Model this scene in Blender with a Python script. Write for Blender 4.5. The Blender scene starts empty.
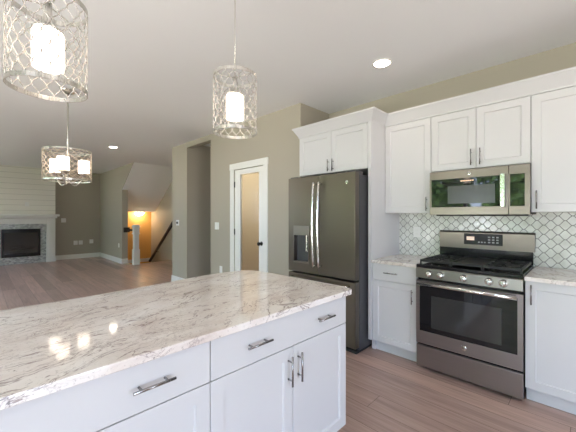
import bpy, bmesh, math, random
from mathutils import Vector, Matrix
R = math.radians
PI = math.pi
random.seed(7)
S = bpy.context.scene
C = S.collection

# ------------------------------------------------------------------ camera, world, exposure
cam_data = bpy.data.cameras.new('camera')
cam = bpy.data.objects.new('camera', cam_data)
C.objects.link(cam)
cam.location = (0, 0, 1.345)
cam.rotation_euler = (R(90), 0, R(44.54))
cam_data.sensor_width = 36
cam_data.lens = 305.4 / 576 * 36
cam_data.clip_start = 0.03
S.camera = cam

S.view_settings.view_transform = 'Standard'
S.view_settings.look = 'None'
S.view_settings.exposure = 0.09
S.view_settings.gamma = 1
S.view_settings.use_curve_mapping = False
S.cycles.max_bounces = 12
S.cycles.diffuse_bounces = 7
S.cycles.glossy_bounces = 4
S.cycles.transmission_bounces = 6
S.cycles.sample_clamp_indirect = 6
S.cycles.caustics_reflective = False
S.cycles.caustics_refractive = False
S.cycles.use_denoising = True

W = bpy.data.worlds.new('sky')
S.world = W
W.use_nodes = True
wt = W.node_tree
bgn = wt.nodes['Background']
tc = wt.nodes.new('ShaderNodeTexCoord')
sp = wt.nodes.new('ShaderNodeSeparateXYZ')
wr = wt.nodes.new('ShaderNodeValToRGB')
mr = wt.nodes.new('ShaderNodeMapRange')
mr.inputs[1].default_value = -1
mr.inputs[2].default_value = 1
wt.links.new(tc.outputs['Generated'], sp.inputs[0])
wt.links.new(sp.outputs[2], mr.inputs[0])
wt.links.new(mr.outputs[0], wr.inputs[0])
els = wr.color_ramp.elements       # glow below the horizon added to brighten the ceiling, pale sky above
els[0].position, els[0].color = 0.0, (1.0, 0.90, 0.85, 1)
els[1].position, els[1].color = 1.0, (0.50, 0.66, 1.0, 1)
for p_, c_ in ((0.47, (0.98, 0.90, 0.87, 1)), (0.52, (0.65, 0.76, 1.0, 1))):
    e_ = els.new(p_)
    e_.color = c_
wt.links.new(wr.outputs[0], bgn.inputs[0])
bgn.inputs[1].default_value = 15.0


def portal(loc, rot, sx, sy):
    d = bpy.data.lights.new('window_portal', 'AREA')
    d.shape = 'RECTANGLE'
    d.size = sx
    d.size_y = sy
    d.cycles.is_portal = True
    o = bpy.data.objects.new('window_portal', d)
    C.objects.link(o)
    o.location = loc
    o.rotation_euler = rot


# windows: (wall, a0, a1, z0, z1)
WIN_S = [(-11.2, -7.9, 1.0, 2.6), (-7.6, -4.6, 1.0, 2.6), (-3.7, -0.9, 0.05, 2.4), (-0.2, 2.3, 0.05, 2.4)]
WIN_E = [(0.0, 1.25, 0.05, 2.2)]
YS, XE = -3.0, 2.8
for a0, a1, z0, z1 in WIN_S:
    portal(((a0 + a1) / 2, YS - 0.02, (z0 + z1) / 2), (R(90), 0, 0), a1 - a0, z1 - z0)
for a0, a1, z0, z1 in WIN_E:
    portal((XE + 0.02, (a0 + a1) / 2, (z0 + z1) / 2), (R(90), 0, R(90)), a1 - a0, z1 - z0)


# ------------------------------------------------------------------ node helpers and materials
class NT:
    def __init__(s, name):
        s.m = bpy.data.materials.new(name)
        s.m.use_nodes = True
        s.t = s.m.node_tree
        s.b = s.t.nodes['Principled BSDF']
        s.out = s.t.nodes['Material Output']

    def n(s, typ, **kw):
        nd = s.t.nodes.new(typ)
        for k, v in kw.items():
            setattr(nd, k, v)
        return nd

    def put(s, sock, v):
        if isinstance(v, bpy.types.NodeSocket):
            s.t.links.new(v, sock)
        else:
            if isinstance(v, (tuple, list)) and len(v) == 3 and sock.type == 'RGBA':
                v = (*v, 1)
            sock.default_value = v

    def math(s, op, a, b=0.0, c=0.0):
        nd = s.n('ShaderNodeMath', operation=op)
        s.put(nd.inputs[0], a)
        s.put(nd.inputs[1], b)
        s.put(nd.inputs[2], c)
        return nd.outputs[0]

    def pos(s, obj=False):
        if obj:
            return s.n('ShaderNodeTexCoord').outputs['Object']
        return s.n('ShaderNodeNewGeometry').outputs['Position']

    def xyz(s, v):
        nd = s.n('ShaderNodeSeparateXYZ')
        s.put(nd.inputs[0], v)
        return nd.outputs

    def comb(s, x, y, z):
        nd = s.n('ShaderNodeCombineXYZ')
        for i, v in enumerate((x, y, z)):
            s.put(nd.inputs[i], v)
        return nd.outputs[0]

    def noise(s, vec, scale, detail=3, rough=0.5, dist=0.0):
        nd = s.n('ShaderNodeTexNoise')
        s.put(nd.inputs['Vector'], vec)
        nd.inputs['Scale'].default_value = scale
        nd.inputs['Detail'].default_value = detail
        nd.inputs['Roughness'].default_value = rough
        nd.inputs['Distortion'].default_value = dist
        return nd.outputs['Fac']

    def ramp(s, fac, stops, interp='LINEAR'):
        nd = s.n('ShaderNodeValToRGB')
        s.put(nd.inputs[0], fac)
        cr = nd.color_ramp
        cr.interpolation = interp
        while len(cr.elements) < len(stops):
            cr.elements.new(0.5)
        for e, (p, c) in zip(cr.elements, stops):
            e.position = p
            e.color = (*c, 1) if len(c) == 3 else c
        return nd.outputs[0]

    def mix(s, fac, a, b, blend='MIX'):
        nd = s.n('ShaderNodeMix', data_type='RGBA', blend_type=blend)
        s.put(nd.inputs[0], fac)
        s.put(nd.inputs[6], a)
        s.put(nd.inputs[7], b)
        return nd.outputs[2]

    def map(s, vec, scale, rot=(0, 0, 0), loc=(0, 0, 0)):
        nd = s.n('ShaderNodeMapping')
        s.put(nd.inputs[0], vec)
        nd.inputs['Scale'].default_value = scale
        nd.inputs['Rotation'].default_value = rot
        nd.inputs['Location'].default_value = loc
        return nd.outputs[0]

    def bump(s, h, strength, dist):
        nd = s.n('ShaderNodeBump')
        s.put(nd.inputs['Height'], h)
        nd.inputs['Strength'].default_value = strength
        nd.inputs['Distance'].default_value = dist
        s.t.links.new(nd.outputs[0], s.b.inputs['Normal'])

    def set(s, **kw):
        for k, v in kw.items():
            s.put(s.b.inputs[k.replace('_', ' ')], v)
        return s.m


def mat_plain(name, col, rough=0.5, metal=0.0, var=0.03, scale=6.0, spec=0.5, bump=0.0):
    t = NT(name)
    f = t.noise(t.pos(True), scale, 3)
    c = t.mix(f, tuple(max(0, v * (1 - var)) for v in col), tuple(min(1, v * (1 + var)) for v in col))
    t.set(Base_Color=c, Roughness=rough, Metallic=metal, Specular_IOR_Level=spec)
    if bump:
        t.bump(t.noise(t.pos(True), 220, 2), bump, 0.001)
    return t.m


def mat_emit(name, col, strength):
    t = NT(name)
    t.set(Base_Color=(0.9, 0.9, 0.88), Roughness=0.4, Emission_Color=col, Emission_Strength=strength)
    return t.m


def mat_brushed(name, col, rough, axis=0, amount=0.1, metal=1.0):
    t = NT(name)
    sc = [260, 260, 260]
    sc[axis] = 3
    f = t.noise(t.map(t.pos(True), tuple(sc)), 1.0, 3)
    c = t.mix(f, tuple(v * (1 - amount) for v in col), tuple(v * (1 + amount) for v in col))
    r = t.math('MULTIPLY_ADD', f, 0.14, rough - 0.07)
    t.set(Base_Color=c, Roughness=r, Metallic=metal)
    return t.m


def mat_floor():
    t = NT('hardwood_planks')
    x, y, z = t.xyz(t.pos())
    w, L = 0.18, 2.1
    yr = t.math('DIVIDE', t.math('SUBTRACT', y, 2.29), w)
    row = t.math('FLOOR', yr)
    fy = t.math('FRACT', yr)
    wn = t.n('ShaderNodeTexWhiteNoise', noise_dimensions='1D')
    t.put(wn.inputs['W'], row)
    xs = t.math('ADD', t.math('DIVIDE', x, L), t.math('MULTIPLY', wn.outputs[0], 7.0))
    col = t.math('FLOOR', xs)
    fx = t.math('FRACT', xs)
    wn2 = t.n('ShaderNodeTexWhiteNoise', noise_dimensions='2D')
    t.put(wn2.inputs['Vector'], t.comb(row, col, 0.0))
    pid = wn2.outputs[0]
    v = t.comb(t.math('ADD', x, t.math('MULTIPLY', pid, 30.0)), t.math('ADD', y, t.math('MULTIPLY', pid, 11.0)), pid)
    g1 = t.noise(t.map(v, (1.6, 22, 1)), 1.0, 6, 0.62, 0.6)
    g2 = t.noise(t.map(v, (2.2, 60, 1)), 1.0, 3, 0.5)
    g = t.math('ADD', t.math('MULTIPLY', g1, 0.65), t.math('MULTIPLY', g2, 0.35))
    c = t.ramp(g, [(0.3, (0.30, 0.205, 0.17)), (0.5, (0.48, 0.335, 0.285)), (0.72, (0.60, 0.44, 0.39))])
    tone = t.ramp(pid, [(0.0, (0.62, 0.6, 0.58)), (0.25, (0.9, 0.9, 0.9)), (0.7, (1, 1, 1)), (1.0, (1.12, 1.1, 1.08))])
    c = t.mix(1.0, c, tone, 'MULTIPLY')
    ey = t.math('MINIMUM', fy, t.math('SUBTRACT', 1.0, fy))
    ex = t.math('MULTIPLY', t.math('MINIMUM', fx, t.math('SUBTRACT', 1.0, fx)), L / w)
    e = t.math('MINIMUM', ey, ex)
    seam = t.math('LESS_THAN', e, 0.009)
    c = t.mix(seam, c, (0.13, 0.085, 0.065))
    t.set(Base_Color=c, Roughness=t.math('MULTIPLY_ADD', g, 0.12, 0.24), Specular_IOR_Level=0.5)
    h = t.math('ADD', t.math('MULTIPLY', g2, 0.3), t.math('MINIMUM', t.math('MULTIPLY', e, 40.0), 1.0))
    t.bump(h, 0.12, 0.001)
    return t.m


def mat_granite():
    t = NT('granite')
    p = t.pos()
    wob = t.noise(p, 2.2, 4, 0.6)
    pv = t.map(p, (1, 1, 1), (0, 0, R(-14)))
    x, y, z = t.xyz(pv)
    vv = t.comb(t.math('MULTIPLY_ADD', wob, 0.22, x), t.math('MULTIPLY', y, 0.55), z)
    base = t.noise(t.map(vv, (5, 5, 5)), 1.0, 6, 0.65, 0.4)
    c = t.ramp(base, [(0.3, (0.66, 0.58, 0.54)), (0.44, (0.77, 0.71, 0.67)), (0.58, (0.84, 0.80, 0.77)), (0.8, (0.89, 0.87, 0.86))])
    # thin wandering veins
    n1 = t.noise(t.map(vv, (5.0, 2.6, 4.0)), 1.0, 5, 0.62, 1.6)
    v1 = t.math('ABSOLUTE', t.math('SUBTRACT', n1, 0.5))
    m1 = t.ramp(v1, [(0.0, (1, 1, 1)), (0.004, (0.8, 0.8, 0.8)), (0.010, (0, 0, 0))])
    n2 = t.noise(t.map(vv, (12, 7, 9), (0, 0, -0.3), (3, 1, 0)), 1.0, 6, 0.66, 1.2)
    v2 = t.math('ABSOLUTE', t.math('SUBTRACT', n2, 0.48))
    m2 = t.ramp(v2, [(0.0, (0.85, 0.85, 0.85)), (0.014, (0, 0, 0))])
    gate = t.ramp(t.noise(p, 3.0, 2), [(0.42, (0, 0, 0)), (0.6, (1, 1, 1))])
    c = t.mix(t.math('MULTIPLY', m1, 0.68), c, (0.17, 0.11, 0.11))
    c = t.mix(t.math('MULTIPLY', t.math('MULTIPLY', m2, gate), 0.62), c, (0.20, 0.13, 0.13))
    # speckle
    sp = t.noise(p, 95, 3, 0.6)
    ms = t.ramp(sp, [(0.60, (0, 0, 0)), (0.70, (1, 1, 1))])
    c = t.mix(t.math('MULTIPLY', ms, 0.5), c, (0.28, 0.24, 0.24))
    sp2 = t.noise(p, 34, 3, 0.6)
    md = t.ramp(sp2, [(0.68, (0, 0, 0)), (0.73, (1, 1, 1))])
    c = t.mix(t.math('MULTIPLY', md, 0.75), c, (0.12, 0.09, 0.1))
    t.set(Base_Color=c, Roughness=0.07, Specular_IOR_Level=0.5)
    return t.m


def mat_tile():
    t = NT('arabesque_tile')
    x, y, z = t.xyz(t.pos())
    P, wd = 0.039, 0.09
    cs = t.math('COSINE', t.math('MULTIPLY', x, 2 * PI / wd))
    zz = t.math('DIVIDE', z, P)

    def dist(sign, off):
        f = t.math('ADD', t.math('MULTIPLY_ADD', cs, 0.5 * sign, zz), off)
        h = t.math('FRACT', t.math('MULTIPLY', f, 0.5))
        return t.math('MINIMUM', h, t.math('SUBTRACT', 1.0, h))
    d1, d2 = dist(-1, 0.0), dist(1, 1.0)
    d = t.math('MINIMUM', d1, d2)
    # widen for slope of the curve
    sl = t.math('ABSOLUTE', t.math('SINE', t.math('MULTIPLY', x, 2 * PI / wd)))
    th = t.math('MULTIPLY_ADD', sl, 0.022, 0.026)
    g = t.math('LESS_THAN', d, th)
    wn = t.noise(t.map(t.pos(), (9, 9, 9)), 1.0, 3)
    c = t.ramp(wn, [(0.3, (0.62, 0.63, 0.58)), (0.5, (0.74, 0.75, 0.71)), (0.7, (0.82, 0.83, 0.80))])
    c = t.mix(g, c, (0.19, 0.185, 0.17))
    t.set(Base_Color=c, Roughness=t.math('MULTIPLY_ADD', g, 0.6, 0.1))
    t.bump(t.math('MINIMUM', t.math('MULTIPLY', d, 9.0), 1.0), 0.5, 0.002)
    return t.m


def mat_mosaic():
    t = NT('fireplace_mosaic')
    br = t.n('ShaderNodeTexBrick')
    x, y, z = t.xyz(t.pos())
    t.put(br.inputs['Vector'], t.comb(y, z, x))
    br.inputs['Scale'].default_value = 1
    br.inputs['Brick Width'].default_value = 0.05
    br.inputs['Row Height'].default_value = 0.025
    br.inputs['Mortar Size'].default_value = 0.002
    br.inputs['Color1'].default_value = (0.25, 0.27, 0.27, 1)
    br.inputs['Color2'].default_value = (0.62, 0.65, 0.63, 1)
    br.inputs['Mortar'].default_value = (0.4, 0.4, 0.38, 1)
    t.set(Base_Color=br.outputs[0], Roughness=0.2)
    return t.m


def mat_shiplap():
    t = NT('shiplap')
    x, y, z = t.xyz(t.pos())
    f = t.math('FRACT', t.math('DIVIDE', z, 0.15))
    g = t.math('LESS_THAN', f, 0.06)
    c = t.mix(g, (0.82, 0.80, 0.74), (0.55, 0.54, 0.49))
    t.set(Base_Color=c, Roughness=0.55)
    t.bump(t.math('MINIMUM', t.math('MULTIPLY', f, 12.0), 1.0), 0.6, 0.004)
    return t.m


def mat_glass(name, col=(0.95, 0.97, 0.96), rough=0.0, ior=1.45):
    t = NT(name)
    if rough > 0:
        t.set(Base_Color=col, Roughness=rough, Transmission_Weight=1.0, IOR=ior)
        return t.m
    tr = t.n('ShaderNodeBsdfTransparent')
    tr.inputs[0].default_value = (*col, 1)
    gl = t.n('ShaderNodeBsdfGlossy')
    gl.inputs['Roughness'].default_value = 0.02
    fr = t.n('ShaderNodeFresnel')
    fr.inputs[0].default_value = 1.3
    mx = t.n('ShaderNodeMixShader')
    t.t.links.new(fr.outputs[0], mx.inputs[0])
    t.t.links.new(tr.outputs[0], mx.inputs[1])
    t.t.links.new(gl.outputs[0], mx.inputs[2])
    t.t.links.new(mx.outputs[0], t.out.inputs[0])
    return t.m


M = dict(
    wall=mat_plain('greige_wall_paint', (0.41, 0.375, 0.305), 0.6, var=0.02, scale=1.5),
    hall=mat_plain('hall_wall_paint', (0.41, 0.375, 0.305), 0.6, var=0.02, scale=1.5),
    ceil=mat_plain('ceiling_paint', (0.86, 0.87, 0.885), 0.8, var=0.015, scale=2, bump=0.15),
    white=mat_plain('cabinet_lacquer', (0.63, 0.63, 0.645), 0.32, var=0.01),
    trim=mat_plain('trim_paint', (0.80, 0.80, 0.77), 0.35, var=0.01),
    inside=mat_plain('cabinet_core', (0.55, 0.53, 0.5), 0.6),
    toe=mat_plain('toe_kick_paint', (0.63, 0.63, 0.645), 0.4),
    slate=mat_brushed('slate_steel', (0.155, 0.132, 0.108), 0.36, 0, 0.08, 0.9),
    rslate=mat_brushed('grey_range_steel', (0.30, 0.265, 0.265), 0.34, 0, 0.08, 0.9),
    bronze_wire=mat_plain('warm_silvered_wire', (0.66, 0.56, 0.46), 0.3, 0.4),
    lampglow=mat_plain('lamp_glow_wall_paint', (0.74, 0.41, 0.12), 0.6),  # orange lamp glow put into the colour of the stair end wall
    wire=mat_plain('silvered_wire', (0.66, 0.62, 0.57), 0.25, 0.6),
    pdome=mat_emit('pantry_dome_glass', (1.0, 0.88, 0.70), 260.0),
    steel=mat_brushed('warm_steel', (0.25, 0.218, 0.195), 0.32, 0, 0.08),
    psteel=mat_brushed('panel_steel', (0.42, 0.41, 0.39), 0.3, 0, 0.08),
    nickel=mat_brushed('brushed_nickel', (0.66, 0.64, 0.60), 0.28, 2, 0.05),
    pull=mat_brushed('pull_nickel', (0.34, 0.33, 0.33), 0.25, 2, 0.05),
    chrome=mat_brushed('polished_steel', (0.75, 0.74, 0.72), 0.16, 2, 0.04),
    fridge_side=mat_plain('fridge_side_paint', (0.06, 0.06, 0.065), 0.45, var=0.05),
    black=mat_plain('black_enamel', (0.012, 0.012, 0.013), 0.12),
    iron=mat_plain('cast_iron', (0.02, 0.02, 0.021), 0.5, var=0.15, scale=30),
    screen=mat_plain('control_screen', (0.012, 0.012, 0.013), 0.25, spec=0.2),
    gloss=mat_plain('black_glass', (0.01, 0.01, 0.012), 0.03, spec=0.5),
    meshglass=mat_plain('screened_window_glass', (0.075, 0.077, 0.08), 0.2, spec=0.5),
    ovenwin=mat_plain('oven_window_glass', (0.035, 0.036, 0.036), 0.06, spec=0.8),
    ash=mat_plain('dark_recess', (0.02, 0.02, 0.02), 0.7),
    plastic=mat_plain('white_plastic', (0.82, 0.82, 0.80), 0.35),
    rail=mat_plain('dark_stained_oak', (0.035, 0.022, 0.016), 0.35, var=0.2, scale=12),
    tread=mat_plain('stair_oak', (0.16, 0.095, 0.06), 0.3, var=0.15, scale=10),
    shade=mat_emit('lit_opal_glass', (1.0, 0.84, 0.68), 5.0),
    lens=mat_emit('downlight_lens', (1.0, 0.86, 0.70), 40.0),
    dome=mat_emit('warm_dome_glass', (1.0, 0.80, 0.54), 34.0),
    amber=mat_emit('amber_display', (1.0, 0.45, 0.15), 1.2),
    amberdim=mat_emit('amber_reflection', (1.0, 0.42, 0.16), 0.35),
    digit=mat_plain('grey_print', (0.35, 0.35, 0.36), 0.4),
    reeded=mat_glass('reeded_frosted_glass', (0.97, 0.95, 0.9), 0.13, 1.2),
    clear=mat_glass('window_glass'),
    floor=mat_floor(), granite=mat_granite(), tile=mat_tile(), mosaic=mat_mosaic(), shiplap=mat_shiplap(),
    knob=mat_plain('dark_bronze', (0.02, 0.02, 0.02), 0.25, 0.6),
    lawn=mat_plain('lawn_grass', (0.10, 0.19, 0.045), 0.9, var=0.4, scale=3),
    bark=mat_plain('tree_bark', (0.09, 0.065, 0.045), 0.9, var=0.3, scale=9),
    leaf=mat_plain('tree_leaves', (0.20, 0.33, 0.09), 0.6, var=0.5, scale=2.5),
    deck=mat_plain('siding_outside', (0.6, 0.6, 0.58), 0.7),
)


# ------------------------------------------------------------------ mesh helpers
class MB:
    def __init__(s):
        s.bm = bmesh.new()

    def box(s, x0, x1, y0, y1, z0, z1, bev=0.0, seg=2):
        b2 = bmesh.new()
        bmesh.ops.create_cube(b2, size=1)
        for v in b2.verts:
            v.co = Vector(((x0 + x1) / 2 + v.co.x * (x1 - x0), (y0 + y1) / 2 + v.co.y * (y1 - y0), (z0 + z1) / 2 + v.co.z * (z1 - z0)))
        if bev:
            bmesh.ops.bevel(b2, geom=b2.edges[:], offset=bev, segments=seg, affect='EDGES', profile=0.5)
        s.join(b2)
        return s

    def join(s, b2):
        vm = {}
        for v in b2.verts:
            vm[v] = s.bm.verts.new(v.co)
        for f in b2.faces:
            nf = s.bm.faces.new([vm[v] for v in f.verts])
            nf.smooth = f.smooth
        b2.free()

    def tube(s, pts, r, n=8, closed=False, cap=True, flat=1.0):
        pts = [Vector(p) for p in pts]
        rings = []
        N = len(pts)
        up = None
        for i, p in enumerate(pts):
            if closed:
                t = pts[(i + 1) % N] - pts[i - 1]
            else:
                t = pts[min(i + 1, N - 1)] - pts[max(i - 1, 0)]
            t.normalize()
            if up is None:
                up = Vector((0, 0, 1)) if abs(t.z) < 0.9 else Vector((1, 0, 0))
            a = t.cross(up).normalized()
            b = a.cross(t).normalized()
            up = b
            rr = r[i] if isinstance(r, (list, tuple)) else r
            rings.append([s.bm.verts.new(p + (a * math.cos(2 * PI * k / n) + b * math.sin(2 * PI * k / n) * flat) * rr) for k in range(n)])
        m = N if closed else N - 1
        for i in range(m):
            A, B = rings[i], rings[(i + 1) % N]
            for k in range(n):
                f = s.bm.faces.new((A[k], A[(k + 1) % n], B[(k + 1) % n], B[k]))
                f.smooth = True
        if cap and not closed:
            s.bm.faces.new(rings[0][::-1])
            s.bm.faces.new(rings[-1])
        return s

    def cyl(s, p0, p1, r, n=20):
        return s.tube([p0, p1], r, n)

    def lathe(s, prof, c=(0, 0, 0), n=40, axis='Z', smooth=True):
        rings = []
        for (r, h) in prof:
            ring = []
            for k in range(n):
                a = 2 * PI * k / n
                if axis == 'Z':
                    co = (c[0] + r * math.cos(a), c[1] + r * math.sin(a), c[2] + h)
                else:   # 'Y': height runs towards -Y
                    co = (c[0] + r * math.cos(a), c[1] - h, c[2] + r * math.sin(a))
                ring.append(s.bm.verts.new(co))
            rings.append(ring)
        for A, B in zip(rings, rings[1:]):
            for k in range(n):
                f = s.bm.faces.new((A[k], A[(k + 1) % n], B[(k + 1) % n], B[k]))
                f.smooth = smooth
        if prof[0][0] > 1e-6 and prof[0] != prof[-1]:
            s.bm.faces.new(rings[0][::-1])
            s.bm.faces.new(rings[-1])
        return s

    def prism(s, poly, z0, z1, bev=0.0, M4=None):
        b2 = bmesh.new()
        lo = [b2.verts.new((x, y, z0)) for x, y in poly]
        hi = [b2.verts.new((x, y, z1)) for x, y in poly]
        n = len(poly)
        b2.faces.new(lo[::-1])
        b2.faces.new(hi)
        for i in range(n):
            b2.faces.new((lo[i], lo[(i + 1) % n], hi[(i + 1) % n], hi[i]))
        bmesh.ops.recalc_face_normals(b2, faces=b2.faces[:])
        if bev:
            es = [e for e in b2.edges if abs(e.verts[0].co.z - e.verts[1].co.z) < 1e-6]
            bmesh.ops.bevel(b2, geom=es, offset=bev, segments=3, affect='EDGES', profile=0.5)
        if M4 is not None:
            for v in b2.verts:
                v.co = M4 @ v.co
        s.join(b2)
        return s

    def sweep(s, path, prof):
        """path: 2D polyline, outward side on the right hand; prof: closed list of (offset, z)"""
        P = [Vector(p) for p in path]
        rings = []
        for i, p in enumerate(P):
            ds = []
            if i > 0:
                ds.append((P[i] - P[i - 1]).normalized())
            if i < len(P) - 1:
                ds.append((P[i + 1] - P[i]).normalized())
            ns = [Vector((d.y, -d.x)) for d in ds]
            m = ns[0] if len(ns) == 1 else (ns[0] + ns[1]) / (1 + ns[0].dot(ns[1]))
            rings.append([s.bm.verts.new((p.x + m.x * o, p.y + m.y * o, z)) for o, z in prof])
        n = len(prof)
        for A, B in zip(rings, rings[1:]):
            for k in range(n):
                s.bm.faces.new((A[k], A[(k + 1) % n], B[(k + 1) % n], B[k]))
        s.bm.faces.new(rings[0][::-1])
        s.bm.faces.new(rings[-1])
        return s

    def build(s, name, mat, parent=None, loc=(0, 0, 0), rotz=0.0, autosmooth=False):
        bmesh.ops.recalc_face_normals(s.bm, faces=s.bm.faces[:])
        me = bpy.data.meshes.new(name)
        s.bm.to_mesh(me)
        s.bm.free()
        o = bpy.data.objects.new(name, me)
        C.objects.link(o)
        me.materials.append(mat)
        o.parent = parent
        o.location = loc
        o.rotation_euler = (0, 0, rotz)
        if autosmooth:
            for p in me.polygons:
                p.use_smooth = True
            me.set_sharp_from_angle(angle=R(35))
        return o


def thing(name, label, cat, loc=(0, 0, 0), rotz=0.0, group=None):
    o = bpy.data.objects.new(name, None)
    C.objects.link(o)
    o.location = loc
    o.rotation_euler = (0, 0, rotz)
    o.empty_display_size = 0.1
    o['label'] = label
    o['category'] = cat
    if group:
        o['group'] = group
    return o


def tag(o, label, cat, group=None):
    o['label'] = label
    o['category'] = cat
    if group:
        o['group'] = group
    return o


def struct(o, label=None, kind='structure', cat=None):
    o['kind'] = kind
    if label:
        o['label'] = label
    if cat:
        o['category'] = cat
    return o


def copy_tree(o, parent=None):
    c = o.copy()
    C.objects.link(c)
    c.parent = parent
    for ch in list(o.children):
        copy_tree(ch, c)
    return c


def text(body, size, mat, parent, loc, rot, name='lettering'):
    cu = bpy.data.curves.new(name, 'FONT')
    cu.body = body
    cu.size = size
    cu.extrude = 0.0004
    cu.align_x = 'CENTER'
    cu.align_y = 'CENTER'
    tmp = bpy.data.objects.new(name, cu)
    me = bpy.data.meshes.new_from_object(tmp)
    bpy.data.objects.remove(tmp)
    me.materials.clear()
    me.materials.append(mat)
    o = bpy.data.objects.new(name, me)
    C.objects.link(o)
    o.parent = parent
    o.location = loc
    o.rotation_euler = rot
    return o


# ------------------------------------------------------------------ room shell
CEIL = 2.74


def wall_with_holes(name, along, a0, a1, t0, t1, holes, label, z1=CEIL, mat='wall', z0=0.0):
    """along='X': wall spans X a0..a1, thickness Y t0..t1.  holes = (h0,h1,z0,z1)"""
    m = MB()

    def bx(p0, p1, q0, q1):
        if p1 - p0 < 1e-4 or q1 - q0 < 1e-4:
            return
        if along == 'X':
            m.box(p0, p1, t0, t1, q0, q1)
        else:
            m.box(t0, t1, p0, p1, q0, q1)
    cur = a0
    for h0, h1, hz0, hz1 in sorted(holes):
        bx(cur, h0, z0, z1)
        bx(h0, h1, z0, hz0)
        bx(h0, h1, hz1, z1)
        cur = h1
    bx(cur, a1, z0, z1)
    return struct(m.build(name, M[mat]), label, cat='wall')


fl = MB()
fl.box(-11.75, 2.9, -3.15, 2.85, -0.12, 0)
fl.box(-9.05, 2.9, 2.85, 6.0, -0.12, 0)
struct(fl.build('floor', M['floor']), 'brown hardwood plank floor running through kitchen and living room', cat='floor')
struct(MB().box(-11.75, 2.95, -3.15, 6.0, CEIL, CEIL + 0.12).build('ceiling', M['ceil']), 'pale flat ceiling over the open kitchen and living room', cat='ceiling')

struct(MB().box(-2.53, 2.9, 3.37, 3.49, 0, CEIL).build('wall_range', M['wall']), 'greige wall behind the range and cabinets', cat='wall')
wall_with_holes('wall_pantry', 'X', -4.6, -2.53, 2.79, 2.91, [(-3.915, -3.215, 0.0, 2.055)], 'greige wall around the pantry door')
struct(MB().box(-2.65, -2.53, 2.91, 4.6, 0, CEIL).build('wall_alcove', M['wall']), 'greige wall beside the refrigerator', cat='wall')
struct(MB().box(-5.44, -4.6, 2.79, 2.91, 2.645, CEIL).build('wall_header', M['wall']), 'greige header over the hall opening', cat='wall')
struct(MB().box(-6.06, -5.44, 2.79, 5.4, 0, CEIL).build('wall_hall', M['hall']), 'greige wall block between hall opening and stairs', cat='wall')
struct(MB().box(-4.6, -4.48, 2.91, 5.4, 0, CEIL).build('wall_hall_right', M['hall']), 'right wall of the short hall', cat='wall')
struct(MB().box(-6.06, -4.48, 5.4, 5.5, 0, CEIL).build('wall_hall_end', M['hall']), 'end wall of the short hall', cat='wall')
struct(MB().box(-4.48, -2.53, 4.2, 4.3, 0, CEIL).build('wall_pantry_back', M['trim']), 'back wall of the pantry', cat='wall')
struct(MB().box(-11.75, -11.55, -3.15, 2.85, 0, CEIL).build('wall_fireplace', M['wall']), 'greige far wall beside the fireplace', cat='wall')
# wall that ends in the stair slope
xz = lambda a, b: Matrix(((1, 0, 0, 0), (0, 0, 1, 0), (0, 1, 0, 0), (0, 0, 0, 1)))
MXZ = xz(0, 0)   # (x, y, z) -> (x, z, y)
struct(MB().prism([(-11.75, 0), (-9.36, 0), (-9.36, 2.09), (-8.45, CEIL), (-11.75, CEIL)], 2.85, 2.856, 0, MXZ).box(-11.75, -9.36, 2.856, 3.0, 0, 2.088)
       .build('wall_stair_side', M['wall']), 'greige wall left of the stairs, cut off along the slope', cat='wall')
struct(MB().prism([(-8.45, CEIL), (-9.36, 2.09), (-9.36, CEIL)], 2.8562, 4.1, 0, MXZ).prism([(-9.36, CEIL), (-9.36, 2.09), (-10.2, 1.49), (-10.5, 1.49), (-10.5, CEIL)], 3.0, 4.1, 0, MXZ)
       .build('ceiling_stair_slope', M['ceil']), 'sloped white soffit over the stairs', cat='ceiling')
struct(MB().box(-10.65, -6.06, 4.1, 4.2, -1.5, CEIL).build('wall_stair_right', M['wall']), 'greige wall behind the stair handrail', cat='wall')
struct(MB().box(-10.65, -10.5, 3.0, 4.1, -1.5, 1.6).build('wall_stair_end', M['lampglow']), 'lamp-lit wall at the foot of the stairs', cat='wall')
struct(MB().box(-10.5, -9.05, 2.85, 3.0, -1.5, -0.005).build('wall_stair_lower', M['wall']), 'wall below floor level beside the stairs', cat='wall')
wall_with_holes('wall_window', 'X', -11.75, 2.95, -3.15, -3.0, [(a, b, c, d) for a, b, c, d in WIN_S], 'greige window wall behind the camera')
wall_with_holes('wall_side', 'Y', -3.0, 3.49, XE, XE + 0.15, [(a, b, c, d) for a, b, c, d in WIN_E], 'greige side wall with windows')

# baseboards
BB = [('baseboard_fireplace', (-11.55, -11.535, 1.63, 2.835)), ('baseboard_stair', (-11.55, -9.36, 2.835, 2.85)),
      ('baseboard_stair_end', (-9.36, -9.345, 2.835, 3.0)),
      ('baseboard_column', (-6.075, -5.425, 2.775, 2.79)), ('baseboard_column_side', (-6.075, -6.06, 2.79, 4.1)),
      ('baseboard_hall', (-5.44, -5.425, 2.79, 5.4)), ('baseboard_pantry', (-4.6, -4.005, 2.775, 2.79)),
      ('baseboard_pantry_right', (-3.125, -2.53, 2.775, 2.79))]
for nm, (x0, x1, y0, y1) in BB:
    struct(MB().box(x0, x1, y0, y1, 0, 0.14, 0.003, 1).build(nm, M['trim']), cat='baseboard')
struct(MB().box(-10.5, -10.48, 3.0, 4.1, -0.17, -0.06).build('baseboard_stair_landing', M['trim']), cat='baseboard')

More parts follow.
